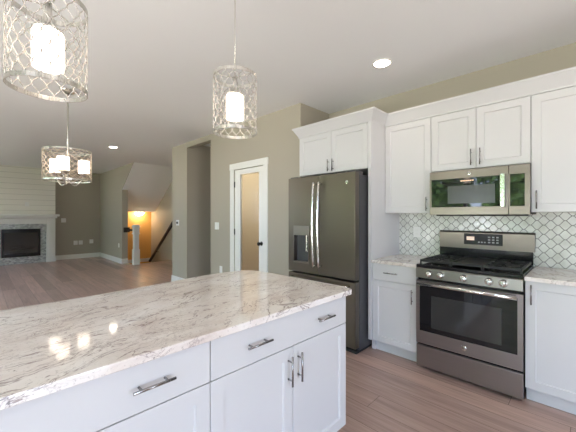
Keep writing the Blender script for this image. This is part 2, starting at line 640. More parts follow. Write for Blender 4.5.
# windows behind and beside the camera
k = 0
for (a0, a1, z0, z1) in WIN_S + WIN_E:
    side = (a0, a1, z0, z1) in WIN_E
    k += 1
    m = MB()
    fw = 0.06

    def seg(p0, p1, q0, q1, d0=-0.02, d1=0.06):
        if side:
            m.box(XE + d0, XE + d1, p0, p1, q0, q1)
        else:
            m.box(p0, p1, YS - d1, YS - d0, q0, q1)
    seg(a0, a1, z0, z0 + fw)
    seg(a0, a1, z1 - fw, z1)
    seg(a0, a0 + fw, z0 + fw, z1 - fw)
    seg(a1 - fw, a1, z0 + fw, z1 - fw)
    mid = (a0 + a1) / 2
    seg(mid - 0.04, mid + 0.04, z0 + fw, z1 - fw)
    fr = struct(m.build('window_%d' % k, M['trim']), cat='window')
    g = MB()
    if side:
        g.box(XE + 0.02, XE + 0.026, a0 + fw, a1 - fw, z0 + fw, z1 - fw)
    else:
        g.box(a0 + fw, a1 - fw, YS - 0.026, YS - 0.02, z0 + fw, z1 - fw)
    g.build('pane', M['clear'], fr)

# outside
struct(MB().box(-18, 8, -15, -7.5, -0.6, -0.5).build('ground', M['lawn']), 'lawn outside the windows', cat='ground')


# ------------------------------------------------------------------ cabinets
def shaker(w, h, st=0.057, th=0.02, rec=0.009):
    """front in local XZ plane; front face at y=-th, back at y=0"""
    m = MB()
    bm = m.bm

    def loop(x0, x1, z0, z1, y):
        return [bm.verts.new(c) for c in ((x0, y, z0), (x1, y, z0), (x1, y, z1), (x0, y, z1))]
    e = 0.0015
    L = [loop(0, w, 0, h, 0), loop(0, w, 0, h, -th + e), loop(e, w - e, e, h - e, -th), loop(st, w - st, st, h - st, -th),
         loop(st + 0.006, w - st - 0.006, st + 0.006, h - st - 0.006, -th + rec)]
    for A, B in zip(L, L[1:]):
        for i in range(4):
            bm.faces.new((A[i], A[(i + 1) % 4], B[(i + 1) % 4], B[i]))
    bm.faces.new(L[-1])
    bm.faces.new(L[0][::-1])
    return m


def bar_pull(parent, x, z, length, vertical, y=-0.02, name='handle'):
    m = MB()
    r = 0.005
    so = 0.030
    h = length / 2
    if vertical:
        m.tube([(x, y - so, z - h), (x, y - so, z + h)], r, 12)
        for s_ in (-1, 1):
            m.tube([(x, y - 0.0005, z + s_ * h * 0.62), (x, y - so, z + s_ * h * 0.62)], r * 0.8, 10)
    else:
        m.tube([(x - h, y - so, z), (x + h, y - so, z)], r, 12)
        for s_ in (-1, 1):
            m.tube([(x + s_ * h * 0.62, y - 0.0005, z), (x + s_ * h * 0.62, y - so, z)], r * 0.8, 10)
    return m.build(name, M['pull'], parent)


G = 0.0018   # half the gap between fronts


def cabinet(label, loc, rotz, w, d, z0, z1, fronts, toe=0.0, group=None, sides=None):
    """local: x 0..w, front plane y=0 (doors stick out to -0.02), depth to +d. fronts: (kind,x0,x1,z0,z1,[(px,pz,len,vert)])"""
    t = thing('cabinet', label, 'cabinet', loc, rotz, group)
    b = MB().box(0.0005, w - 0.0005, 0.001, d, z0, z1)
    b.build('body', M['white'], t)
    if toe:
        MB().box(0.0005, w - 0.0005, 0.061, d, 0, z0).build('toe_kick', M['toe'], t)
    for kind, x0, x1, a, c, pulls in fronts:
        x0 += G
        x1 -= G
        a += G
        c -= G
        if kind == 'door':
            o = shaker(x1 - x0, c - a).build('door', M['white'], t, (x0, 0, a))
        else:
            o = MB().box(0, x1 - x0, -0.02, 0, 0, c - a, 0.0015, 1).build('drawer', M['white'], t, (x0, 0, a))
        for (px, pz, ln, vert) in pulls:
            bar_pull(o, px - x0, pz - a, ln, vert)
    return t


# island (front plane X=-1.04, fronts reach -1.02). local x -> world +Y, local y(depth) -> world -X
IX = -1.04
isl_fronts = lambda: [('drawer', 0, 0.907, 0.716, 0.882, [(0.227, 0.80, 0.135, False), (0.69, 0.80, 0.135, False)]),
                      ('door', 0, 0.4535, 0.115, 0.716, [(0.4535 - 0.034, 0.612, 0.14, True)]),
                      ('door', 0.4535, 0.907, 0.115, 0.716, [(0.4535 + 0.034, 0.612, 0.14, True)])]
cabinet('white island base cabinet nearer the refrigerator, two doors under a wide two pull drawer', (IX, 0.618, 0), R(90), 0.907, 0.60, 0.115, 0.8835, isl_fronts(), 0.1, 'base cabinets of the island')
cabinet('white island base cabinet cut by the lower left picture corner, its drawer pull in view', (IX, -0.289, 0), R(90), 0.907, 0.60, 0.115, 0.8835, isl_fronts(), 0.1, 'base cabinets of the island')
isp = MB().box(-1.665, -1.6415, -0.289, 1.525, 0, 0.8835)
tag(isp.build('island_back_panel', M['white']), 'white panel closing the seating side of the island', 'panel')

top = [(-0.99, -0.34), (-0.99, 1.53)]
for a in range(1, 6):
    top.append((-1.02 + 0.03 * math.cos(R(a * 18)), 1.53 + 0.03 * math.sin(R(a * 18))))
top += [(-1.72, 1.562), (-1.82, 1.55)]
for a, (cx, cy, r) in [(i, (-1.83, 1.40, 0.15)) for i in (100, 120, 140, 160)]:
    top.append((cx + r * math.cos(R(a)), cy + r * math.sin(R(a))))
top += [(-1.985, 1.32), (-1.99, 1.15), (-1.97, 0.98), (-1.945, 0.8), (-1.925, 0.6), (-1.915, 0.4), (-1.915, -0.34)]
ct = MB().prism(top, 0.884, 0.914, 0.004)
tag(ct.build('island_countertop', M['granite']), 'large white and brown veined granite countertop on the kitchen island', 'countertop')

# base run along the range wall: front plane Y=2.776 (faces at 2.756)
FY = 2.776
cabinet('white base cabinet between refrigerator panel and range, one drawer over one door', (-1.533, FY, 0), 0, 0.440, 0.59, 0.115, 0.8835,
        [('drawer', 0, 0.44, 0.718, 0.882, [(0.2, 0.80, 0.135, False)]), ('door', 0, 0.44, 0.115, 0.718, [(0.40, 0.615, 0.13, True)])], 0.1)
cabinet('white base cabinet right of the range with one full height shaker door', (-0.326, FY, 0), 0, 0.50, 0.59, 0.115, 0.8835,
        [('door', 0, 0.5, 0.115, 0.882, [(0.038, 0.79, 0.14, True)])], 0.1)
cabinet('white base cabinet at the far right end of the range wall, outside the picture', (0.175, FY, 0), 0, 0.60, 0.59, 0.115, 0.8835,
        [('door', 0, 0.3, 0.115, 0.882, [(0.26, 0.79, 0.14, True)]), ('door', 0.3, 0.6, 0.115, 0.882, [(0.34, 0.79, 0.14, True)])], 0.1)
tag(MB().box(-1.533, -1.0935, 2.725, 3.3695, 0.884, 0.914, 0.004, 2).build('countertop', M['granite']), 'short granite countertop between refrigerator panel and range', 'countertop')
tag(MB().box(-0.3265, 0.80, 2.725, 3.3695, 0.884, 0.914, 0.004, 2).build('countertop', M['granite']), 'granite countertop right of the range under the tiles', 'countertop')
tag(MB().box(-1.533, 0.80, 3.361, 3.3695, 0.9145, 1.3745).box(-1.0665, -0.3195, 3.361, 3.3695, 1.3745, 1.759).box(-1.0925, -0.3275, 3.361, 3.3695, 0.03, 0.9145).build('backsplash', M['tile']), 'pale green lantern tile backsplash with grey grout behind the range', 'backsplash')

# uppers: front plane Y=3.04 (faces at 3.02)
UY, UD = 3.04, 0.321
cabinet('white single door wall cabinet between refrigerator panel and microwave', (-1.533, UY, 0), 0, 0.466, UD, 1.375, 2.285,
        [('door', 0, 0.466, 1.375, 2.283, [(0.430, 1.46, 0.13, True)])], 0, 'wall cabinets')
cabinet('short white two door wall cabinet directly above the microwave', (-1.066, UY, 0), 0, 0.746, UD, 1.76, 2.285,
        [('door', 0, 0.373, 1.76, 2.283, [(0.339, 1.855, 0.14, True)]), ('door', 0.373, 0.746, 1.76, 2.283, [(0.407, 1.855, 0.14, True)])], 0, 'wall cabinets')
cabinet('tall white wall cabinet right of the microwave, pull at its lower left', (-0.319, UY, 0), 0, 0.46, UD, 1.375, 2.285,
        [('door', 0, 0.46, 1.375, 2.283, [(0.036, 1.47, 0.14, True)])], 0, 'wall cabinets')
cabinet('white wall cabinet at the far right end of the range wall, outside the picture', (0.142, UY, 0), 0, 0.60, UD, 1.375, 2.285,
        [('door', 0, 0.3, 1.375, 2.283, [(0.264, 1.47, 0.14, True)]), ('door', 0.3, 0.6, 1.375, 2.283, [(0.336, 1.47, 0.14, True)])], 0, 'wall cabinets')
# cabinet over the refrigerator
FX0 = -2.515
fc = cabinet('white two door cabinet above the refrigerator with a tall side panel', (FX0, 2.76, 0), 0, 0.981, 0.605, 1.825, 2.285,
             [('door', 0.012, 0.488, 1.825, 2.283, [(0.456, 1.905, 0.13, True)]), ('door', 0.488, 0.940, 1.825, 2.283, [(0.52, 1.905, 0.13, True)])])
MB().box(0.9435, 0.980, -0.02, -0.0005, 0.115, 2.285).box(0.9435, 0.980, 0, 0.605, 0.115, 1.8245).box(0.9435, 0.98, 0.057, 0.605, 0, 0.1145) \
    .build('side_panel', M['white'], fc)

# crown moulding around the run of wall cabinets
cr = MB().sweep([(-2.515, 2.788), (-2.515, 2.74), (-1.534, 2.74), (-1.534, 3.02), (0.76, 3.02)],
                [(-0.03, 2.2855), (0.0, 2.2855), (0.002, 2.30), (0.052, 2.385), (0.058, 2.385), (0.058, 2.402), (-0.03, 2.402)])
tag(cr.build('crown_molding', M['white']), 'white angled crown molding along the tops of all wall cabinets', 'molding')


# ------------------------------------------------------------------ refrigerator
def badge(parent, x, y, z, r, rot=(R(90), 0, 0)):
    m = MB().lathe([(0.0001, 0), (r, 0), (r, 0.001), (r * 0.86, 0.0016), (0.0001, 0.0012)], (x, y, z), 24, 'Y')
    b = m.build('badge', M['chrome'], parent)
    b['label'] = 'round chrome maker badge'
    text('GE', r * 1.0, M['knob'], b, (x, y - 0.0016, z), rot)
    return b


fx0, fx1 = -2.482, -1.588
fr = thing('refrigerator', 'slate grey french door refrigerator with water dispenser in the white cabinet alcove', 'refrigerator', ((fx0 + fx1) / 2, 2.53, 0))
hw = (fx1 - fx0) / 2
MB().box(-hw + 0.006, hw - 0.006, 0.085, 0.82, 0.03, 1.755, 0.006).build('body', M['fridge_side'], fr)
MB().box(-hw + 0.01, hw - 0.01, 0.072, 0.084, 0.06, 1.74).build('gasket', M['ash'], fr)
MB().box(-hw + 0.02, hw - 0.02, 0.05, 0.75, 0.0, 0.029).build('base_grille', M['ash'], fr)
MB().box(-hw + 0.0, hw - 0.0, 0, 0.072, 0.065, 0.703, 0.006).build('freezer_drawer', M['slate'], fr)
fz = [o for o in fr.children if o.name.startswith('freezer_drawer')][0]
hm = MB().tube([(-hw + 0.07, 0.0, 0.66), (-hw + 0.075, -0.05, 0.66), (-hw + 0.1, -0.06, 0.66), (hw - 0.1, -0.06, 0.66), (hw - 0.075, -0.05, 0.66), (hw - 0.07, 0.0, 0.66)], 0.011, 12)
hm.build('handle', M['chrome'], fz)
for s_ in (-1, 1):
    x0, x1 = (-hw, -0.003) if s_ < 0 else (0.003, hw)
    if s_ < 0:
        # left door with a dispenser recess
        dx0, dx1, dz0, dz1 = -2.40 - (fx0 + fx1) / 2, -2.172 - (fx0 + fx1) / 2, 0.82, 1.235
        m = MB()
        m.box(x0, dx0, 0, 0.072, 0.722, 1.775, 0.004)
        m.box(dx1, x1, 0, 0.072, 0.722, 1.775, 0.004)
        m.box(dx0 - 0.004, dx1 + 0.004, 0, 0.072, dz1, 1.775, 0.002)
        m.box(dx0 - 0.004, dx1 + 0.004, 0, 0.072, 0.722, dz0, 0.002)
        m.box(dx0 - 0.004, dx1 + 0.004, 0.06, 0.072, dz0, dz1)
        dr = m.build('door', M['slate'], fr)
        dp = MB().box(dx0, dx1, -0.004, 0.02, 1.13, dz1, 0.003).box(dx0, dx0 + 0.008, -0.003, 0.06, dz0, 1.13).box(dx1 - 0.008, dx1, -0.003, 0.06, dz0, 1.13) \
            .box(dx0 + 0.008, dx1 - 0.008, -0.003, 0.06, dz0, dz0 + 0.02)
        dp.build('dispenser', M['steel'], dr)
        MB().box(dx0 + 0.008, dx1 - 0.008, 0.05, 0.0595, dz0 + 0.02, 1.13).build('dispenser_recess', M['meshglass'], dr)
        MB().box(dx1 - 0.065, dx1 - 0.04, 0.015, 0.03, 0.95, 1.13, 0.003).build('dispenser_paddle', M['chrome'], dr)
    else:
        dr = MB().box(x0, x1, 0, 0.072, 0.722, 1.775, 0.006).build('door', M['slate'], fr)
        badge(dr, -1.685 - (fx0 + fx1) / 2, -0.0005, 1.677, 0.017)
    pts = []
    hx = s_ * 0.036
    for i in range(13):
        t_ = i / 12
        pts.append((hx, -0.045 - 0.025 * math.sin(PI * t_), 0.80 + 0.90 * t_))
    m = MB().tube(pts, 0.0125, 12)
    for zz in (0.82, 1.68):
        m.tube([(hx, 0.0, zz), (hx, -0.05, zz)], 0.012, 12)
    m.build('handle', M['chrome'], dr)
for s_ in (-1, 1):
    MB().box(s_ * (hw - 0.06) - 0.05, s_ * (hw - 0.06) + 0.05, 0.02, 0.16, 1.7555, 1.789, 0.006).build('hinge_cover', M['fridge_side'], fr)

# ------------------------------------------------------------------ range
rx0, rx1 = -1.088, -0.332
rc = (rx0 + rx1) / 2
rw = (rx1 - rx0) / 2
rg = thing('range', 'stainless gas range with black grates between the white base cabinets', 'range', (rc, 2.73, 0))
MB().box(-rw + 0.004, rw - 0.004, 0.03, 0.62, 0.03, 0.894).build('body', M['black'], rg)
for sx in (-1, 1):
    for yy in (0.08, 0.56):
        MB().cyl((sx * (rw - 0.06), yy, 0), (sx * (rw - 0.06), yy, 0.03), 0.018).build('foot', M['ash'], rg)
MB().box(-rw, rw, 0.0, 0.029, 0.03, 0.214, 0.004).build('drawer', M['rslate'], rg)
od = MB().box(-rw, rw, -0.01, 0.029, 0.234, 0.345, 0.003).box(-rw, -rw + 0.032, -0.01, 0.029, 0.345, 0.782).box(rw - 0.032, rw, -0.01, 0.029, 0.345, 0.782) \
    .box(-rw + 0.032, rw - 0.032, -0.01, 0.029, 0.755, 0.782).build('oven_door', M['rslate'], rg)
MB().box(-rw + 0.032, rw - 0.032, -0.008, 0.02, 0.345, 0.755).build('door_glass', M['gloss'], od)
MB().box(-0.25, 0.25, -0.010, -0.0085, 0.385, 0.66, 0.0006, 1).build('oven_window', M['ovenwin'], od)
m = MB().tube([(-rw + 0.03, -0.055, 0.762), (rw - 0.03, -0.055, 0.762)], 0.0155, 14)
for s_ in (-1, 1):
    m.tube([(s_ * (rw - 0.045), -0.01, 0.762), (s_ * (rw - 0.045), -0.055, 0.762)], 0.011, 12)
m.build('handle', M['chrome'], od)
badge(od, 0, -0.0105, 0.289, 0.019)
# sloped control panel
cp = MB()
yz = Matrix(((0, 0, 1, 0), (1, 0, 0, 0), (0, 1, 0, 0), (0, 0, 0, 1)))  # (a,b,c)->(c,a,b)
cp.prism([(-0.012, 0.808), (0.05, 0.808), (0.05, 0.894), (0.0, 0.894), (-0.012, 0.886)], -rw, rw, 0, yz)
cpo = cp.build('control_panel', M['psteel'], rg)
for kx in (-0.263, -0.173, 0, 0.173, 0.263):
    kn = MB().lathe([(0.0001, 0.0), (0.030, 0.0), (0.030, 0.006), (0.025, 0.010), (0.024, 0.03), (0.021, 0.034), (0.0001, 0.034)], (kx, -0.0125, 0.849), 24, 'Y')
    kn.box(kx - 0.004, kx + 0.004, -0.054, -0.045, 0.828, 0.870, 0.001, 1)
    kn.build('knob', M['chrome'], cpo, autosmooth=False)
MB().box(-rw, rw, -0.004, 0.585, 0.8945, 0.922, 0.004).build('cooktop', M['black'], rg)
for (bx_, by_) in ((-0.24, 0.17), (-0.24, 0.43), (0.24, 0.17), (0.24, 0.43)):
    MB().lathe([(0.0001, 0.0), (0.05, 0.0), (0.048, 0.008), (0.036, 0.010), (0.034, 0.018), (0.0001, 0.020)], (bx_, by_, 0.9222), 24).build('burner', M['iron'], rg)


def grate(x0, x1, solid=False):
    m = MB()
    y0, y1, z0, z1 = 0.05, 0.565, 0.944, 0.958
    t = 0.011
    m.box(x0, x1, y0, y0 + t, z0 - 0.006, z1, 0.002, 1)
    m.box(x0, x1, y1 - t, y1, z0 - 0.006, z1, 0.002, 1)
    m.box(x0, x0 + t, y0 + t, y1 - t, z0 - 0.006, z1)
    m.box(x1 - t, x1, y0 + t, y1 - t, z0 - 0.006, z1)
    for xx in (x0, x1 - t):
        for yy in (y0, y1 - t):
            m.box(xx, xx + t, yy, yy + t, 0.9222, z0)
    if solid:
        m.box(x0 + t, x1 - t, y0 + t, y1 - t, z0, z0 + 0.007)
    else:
        ym = (y0 + y1) / 2
        m.box(x0 + t, x1 - t, ym - t / 2, ym + t / 2, z0, z1)
        for cy in (0.17, 0.43):
            xm = (x0 + x1) / 2
            for a in range(4):
                an = R(45 + 90 * a)
                m.tube([(xm + 0.03 * math.cos(an), cy + 0.03 * math.sin(an), z1 - 0.005),
                        (xm + 0.118 * math.cos(an), cy + 0.118 * math.sin(an), z1 - 0.006)], 0.0055, 6)
            m.box(x0 + t, xm - 0.03, cy - t / 2, cy + t / 2, z0, z1)
            m.box(xm + 0.03, x1 - t, cy - t / 2, cy + t / 2, z0, z1)
            m.box(xm - t / 2, xm + t / 2, max(y0 + t, cy - 0.12), cy - 0.03, z0, z1)
            m.box(xm - t / 2, xm + t / 2, cy + 0.03, min(y1 - t, cy + 0.12), z0, z1)
    return m.build('griddle' if solid else 'grate', M['iron'], rg)


grate(-0.366, -0.118)
grate(-0.115, 0.115, True)
grate(0.118, 0.366)
bgd = MB()
bgd.prism([(0.575, 1.035), (0.62, 1.035), (0.62, 1.2), (0.59, 1.2), (0.57, 1.185)], -rw + 0.006, rw + 0.010, 0.004, yz)
bgo = bgd.build('backguard', M['steel'], rg)
MB().box(-rw + 0.004, rw - 0.004, 0.587, 0.62, 0.9225, 1.0345).build('backguard_base', M['black'], rg)
MB().box(-0.148, 0.162, 0.5655, 0.572, 1.075, 1.178, 0.002, 1).build('display', M['screen'], bgo)
MB().box(-0.125, -0.06, 0.5645, 0.5655, 1.115, 1.15).build('display_reflection', M['amberdim'], bgo)  # glowing amber patch standing in for a reflection on the display
bt = MB()
for i in range(3):
    for j in range(3):
        bt.box(0.05 + i * 0.032, 0.068 + i * 0.032, 0.5645, 0.5655, 1.095 + j * 0.024, 1.107 + j * 0.024)
for i in range(3):
    bt.box(-0.03 + i * 0.024, -0.016 + i * 0.024, 0.5645, 0.5655, 1.095, 1.105)
bt.build('keypad', M['digit'], bgo)

# ------------------------------------------------------------------ microwave
mw = thing('microwave', 'over the range stainless microwave hanging below the short white cabinet', 'microwave', (-0.6895, 2.97, 0))
mh = 0.371
MB().box(-mh, mh, 0.022, 0.385, 1.36, 1.752).build('body', M['ash'], mw)
MB().box(-mh + 0.05, mh - 0.05, 0.03, 0.35, 1.345, 1.3595).build('bottom_vent', M['ash'], mw)
X = lambda x: x + 0.6895
df = MB()
dz0, dz1 = 1.356, 1.75
gx0, gx1, gz0, gz1 = X(-1.045), X(-0.512), 1.425, 1.676
dxr = X(-0.456)
df.box(-mh, dxr, 0, 0.021, dz0, gz0, 0.002, 1).box(-mh, dxr, 0, 0.021, gz1, dz1, 0.002, 1).box(-mh, gx0, 0, 0.021, gz0, gz1).box(gx1, dxr, 0, 0.021, gz0, gz1)
dfo = df.build('door', M['steel'], mw)
MB().box(gx0, gx1, 0.002, 0.02, gz0, gz1).build('door_glass', M['gloss'], dfo)
MB().box(X(-0.905), X(-0.545), 0.0005, 0.0018, 1.455, 1.612, 0.0005, 1).build('door_window', M['meshglass'], dfo)
MB().box(X(-0.508), X(-0.472), -0.038, -0.024, 1.415, 1.685, 0.005).box(X(-0.5), X(-0.48), -0.024, 0.0, 1.43, 1.45).box(X(-0.5), X(-0.48), -0.024, 0.0, 1.65, 1.67).build('handle', M['chrome'], dfo)
badge(dfo, X(-0.735), -0.0005, 1.714, 0.014)
ds = MB()
for i in range(7):
    ds.box(X(-0.80) + i * 0.015, X(-0.791) + i * 0.015, 0.0005, 0.0018, 1.648, 1.656)
ds.build('display', M['amber'], dfo)
cpn = MB().box(X(-0.453), mh, 0, 0.021, dz0, gz0, 0.002, 1).box(X(-0.453), mh, 0, 0.021, gz1, dz1, 0.002, 1).box(X(-0.352), mh, 0, 0.021, gz0, gz1) \
    .box(X(-0.453), X(-0.445), 0, 0.021, gz0, gz1).build('control_panel', M['steel'], mw)
MB().box(X(-0.445), X(-0.352), 0.002, 0.02, gz0, gz1).build('keypad_glass', M['gloss'], cpn)

# ------------------------------------------------------------------ pantry door and its inside
dr = MB()
dx0, dx1, dz1 = -3.912, -3.218, 2.05
gx0, gx1, gz0, gz1 = -3.775, -3.335, 0.26, 1.975
dr.box(dx0, gx0, 2.80, 2.838, 0.008, dz1).box(gx1, dx1, 2.80, 2.838, 0.008, dz1).box(gx0, gx1, 2.80, 2.838, 0.008, gz0).box(gx0, gx1, 2.80, 2.838, gz1, dz1)
door = struct(dr.build('door_1', M['trim']), 'white pantry door with a full length frosted glass pane', cat='door')
MB().box(gx0, gx1, 2.816, 2.822, gz0, gz1).build('pane', M['reeded'], door)
hn = MB().lathe([(0.0001, 0), (0.03, 0), (0.03, 0.004), (0.012, 0.01), (0.012, 0.03), (0.026, 0.045), (0.028, 0.055), (0.02, 0.066), (0.0001, 0.068)], (-3.278, 2.7995, 0.955), 24, 'Y')
hn.build('door_knob', M['knob'], door)
for zz in (0.3, 1.10, 1.83):
    MB().box(-3.925, -3.905, 2.786, 2.7995, zz - 0.045, zz + 0.045).build('hinge', M['knob'], door)
cs = MB()
cs.box(-4.005, -3.915, 2.772, 2.79, 0, 2.055, 0.003, 1).box(-3.215, -3.125, 2.772, 2.79, 0, 2.055, 0.003, 1).box(-4.012, -3.118, 2.768, 2.79, 2.055, 2.15, 0.003, 1)
struct(cs.build('trim_pantry_door', M['trim']), 'white casing around the pantry door', cat='trim')
for i, zz in enumerate((0.5, 0.93, 1.36, 1.78)):
    o = MB().box(-4.1, -2.67, 3.78, 4.195, zz, zz + 0.02)
    tag(o.build('pantry_shelf', M['trim']), ['lowest', 'second lowest', 'second highest', 'highest'][i] + ' white pantry shelf seen through the frosted door glass', 'shelf', 'pantry shelves')
pl = thing('ceiling_light', 'warm flush light inside the pantry', 'ceiling light', (-3.5, 3.4, CEIL))
MB().lathe([(0.13, 0), (0.13, -0.02), (0.12, -0.025), (0.12, 0)], (0, 0, 0), 32).build('base', M['nickel'], pl)
MB().lathe([(0.12, -0.022), (0.11, -0.06), (0.07, -0.085), (0.0001, -0.09)], (0, 0, 0), 32).build('glass_shade', M['pdome'], pl)


# ------------------------------------------------------------------ fireplace
BX = -11.36   # chimney front
struct(MB().box(-11.55, BX, 0.09, 1.63, 0, CEIL).build('wall_chimney', M['shiplap']), 'white shiplap chimney breast above the fireplace', cat='wall')
fp = thing('fireplace', 'white mantel fireplace with mosaic surround and black firebox on the far wall', 'fireplace', (BX, 0.86, 0))
d0 = 0.001


def fbox(m, y0, y1, z0, z1, depth, x0=0.001, bev=0.0):
    m.box(x0, x0 + depth, y0 - 0.86, y1 - 0.86, z0, z1, bev, 1)
    return m


for (a, b) in ((0.10, 0.31), (1.41, 1.62)):
    m = MB()
    fbox(m, a, b, 0, 1.28, 0.07, bev=0.003)
    fbox(m, a + 0.05, b - 0.05, 0.16, 1.12, 0.012, 0.071)
    fbox(m, a - 0.01, b + 0.01, 0, 0.13, 0.015, 0.071)
    m.build('pilaster', M['trim'], fp)
fbox(MB(), 0.31, 1.41, 1.12, 1.28, 0.06).build('frieze', M['trim'], fp)
m = fbox(MB(), 0.06, 1.66, 1.281, 1.33, 0.12, bev=0.01)
fbox(m, 0.01, 1.71, 1.33, 1.395, 0.18, bev=0.005)
m.build('mantel_shelf', M['trim'], fp)
m = fbox(MB(), 0.31, 0.44, 0, 1.119, 0.03)
fbox(m, 1.28, 1.41, 0, 1.119, 0.03)
fbox(m, 0.44, 1.28, 0.985, 1.119, 0.03)
fbox(m, 0.44, 1.28, 0, 0.2, 0.03)
m.build('stone_surround', M['mosaic'], fp)
m = fbox(MB(), 0.445, 0.50, 0.205, 0.98, 0.045)
fbox(m, 1.22, 1.275, 0.205, 0.98, 0.045)
fbox(m, 0.50, 1.22, 0.88, 0.98, 0.045)
fbox(m, 0.50, 1.22, 0.205, 0.30, 0.045)
fb = m.build('firebox', M['black'], fp)
fbox(MB(), 0.50, 1.22, 0.30, 0.88, 0.015).build('glass', M['ovenwin'], fb)
m = MB()
for a, b, c in ((-0.25, 0.2, 0.37), (-0.1, 0.27, 0.42), (-0.2, 0.05, 0.46)):
    m.tube([(0.03, a, c), (0.03, b, c + 0.03)], 0.013, 8)
m.build('log', M['ash'], fb)

# ------------------------------------------------------------------ stairs: treads, newel, rails
st = thing('staircase', 'wooden stairs going down beside the white newel post', 'stairs', (-9.05, 3.55, 0))
m, m2 = MB(), MB()
for i in range(5):
    z = -0.19 * (i + 1)
    x1 = -0.28 * i
    m.box(x1 - 0.29, x1, -0.549, 0.549, z - 0.03, z)
    m2.box(x1 - 0.02, x1 - 0.001, -0.549, 0.549, z, z + 0.158)
m.build('tread', M['tread'], st)
m2.build('riser', M['trim'], st)

nw = thing('newel_post', 'white square newel post at the top of the stairs', 'newel post', (-8.95, 3.08, 0))
MB().box(-0.078, 0.078, -0.078, 0.078, 0, 0.42, 0.004, 1).box(-0.062, 0.062, -0.062, 0.062, 0.42, 0.86, 0.004, 1) \
    .box(-0.08, 0.08, -0.08, 0.08, 0.84, 0.875, 0.004, 1).box(-0.068, 0.068, -0.068, 0.068, 0.875, 1.03, 0.003, 1).build('post', M['trim'], nw)
MB().box(-0.085, 0.085, -0.085, 0.085, 1.03, 1.07, 0.006, 1).box(-0.07, 0.07, -0.07, 0.07, 1.07, 1.10, 0.01, 1).build('cap', M['trim'], nw)
gr = thing('guard_rail', 'short dark wooden rail from the wall end to the newel post', 'handrail', (-9.36, 2.98, 0.95))
MB().tube([(0.02, -0.01, 0.0), (0.33, 0.08, 0.0)], 0.028, 10).build('rail', M['rail'], gr)
MB().box(0.0, 0.02, -0.09, 0.07, -0.07, 0.07, 0.004, 1).build('rosette', M['rail'], gr)
hr = thing('handrail', 'dark wooden handrail sloping down the stair wall', 'handrail', (-8.93, 4.03, 0.984))
MB().tube([(0.35, 0, 0.266), (-1.5, 0, -1.14)], 0.045, 10).build('rail', M['rail'], hr)
for q in (0.15, -0.95):
    MB().tube([(q, 0, q * 0.76 - 0.02), (q, 0.0, q * 0.76 - 0.07), (q, 0.068, q * 0.76 - 0.07)], 0.008, 8).build('bracket', M['knob'], hr)
dm = thing('ceiling_light', 'glowing dome light under the stair soffit', 'ceiling light', (-10.33, 3.66, 1.49))
MB().lathe([(0.15, -0.001), (0.15, -0.025), (0.13, -0.03), (0.0001, -0.03)], (0, 0, 0), 32).build('base', M['nickel'], dm)
MB().lathe([(0.14, -0.031), (0.125, -0.08), (0.08, -0.12), (0.0001, -0.135)], (0, 0, 0), 32).build('glass_shade', M['dome'], dm)


# ------------------------------------------------------------------ pendants and chandelier
def lattice(R_, z0, z1, n, lam, r):
    m = MB()
    D = 2 * PI / n
    steps = int((z1 - z0) / lam * 12)
    for k_ in range(n):
        sg = 1 if k_ % 2 else -1
        pts = []
        for i in range(steps + 1):
            z = z0 + (z1 - z0) * i / steps
            c = math.cos(2 * PI * (z - z0) / lam)
            a = k_ * D + sg * D * 0.47 * (c * 1.15 - 0.15 * c ** 3)
            pts.append((R_ * math.cos(a), R_ * math.sin(a), z))
        m.tube(pts, r, 4, cap=False)
    return m


def band(m, R_, z0, z1, t=0.003):
    m.lathe([(R_, z0), (R_, z1), (R_ - t, z1), (R_ - t, z0), (R_, z0)], (0, 0, 0), 96, 'Z', False)
    return m


def pendant(label, x, y):
    t = thing('pendant_light', label, 'pendant light', (x, y, 1.817), R(12), 'drum pendants over the island')
    H = CEIL - 1.817
    rg_ = 0.125
    MB().lathe([(0.0001, H - 0.025), (0.05, H - 0.025), (0.062, H - 0.008), (0.062, H - 0.0005), (0.0001, H - 0.0005)]).build('canopy', M['nickel'], t)
    MB().tube([(0, 0, 0.325), (0, 0, H - 0.02)], 0.0028, 8).build('rod', M['nickel'], t)
    fm = MB()
    band(fm, rg_, 0.317, 0.336)
    for a in range(3):
        fm.tube([(0, 0, 0.322), (rg_ - 0.002, 0, 0.322)] if a == 0 else
                [(0, 0, 0.322), ((rg_ - 0.002) * math.cos(a * 2 * PI / 3), (rg_ - 0.002) * math.sin(a * 2 * PI / 3), 0.322)], 0.0025, 6)
    fm.build('top_ring', M['nickel'], t)
    band(MB(), rg_, 0.002, 0.019).build('bottom_ring', M['nickel'], t)
    lattice(rg_ - 0.0015, 0.02, 0.318, 32, 0.0745, 0.0017).build('lattice', M['wire'], t)
    MB().lathe([(0.0001, 0.328), (0.012, 0.328), (0.012, 0.29), (0.02, 0.272), (0.024, 0.238), (0.048, 0.229), (0.048, 0.222), (0.0001, 0.222)]).build('socket', M['nickel'], t)
    MB().lathe([(0.046, 0.09), (0.049, 0.085), (0.05, 0.095), (0.05, 0.213), (0.046, 0.2215), (0.02, 0.2215)], (0, 0, 0), 32).build('glass_shade', M['shade'], t)
    return t


pendant('near lattice drum pendant over the island, top cut off by the picture edge', -1.452, 0.187)
pendant('lattice drum pendant over the island with its whole drum in view', -1.45, 1.039)

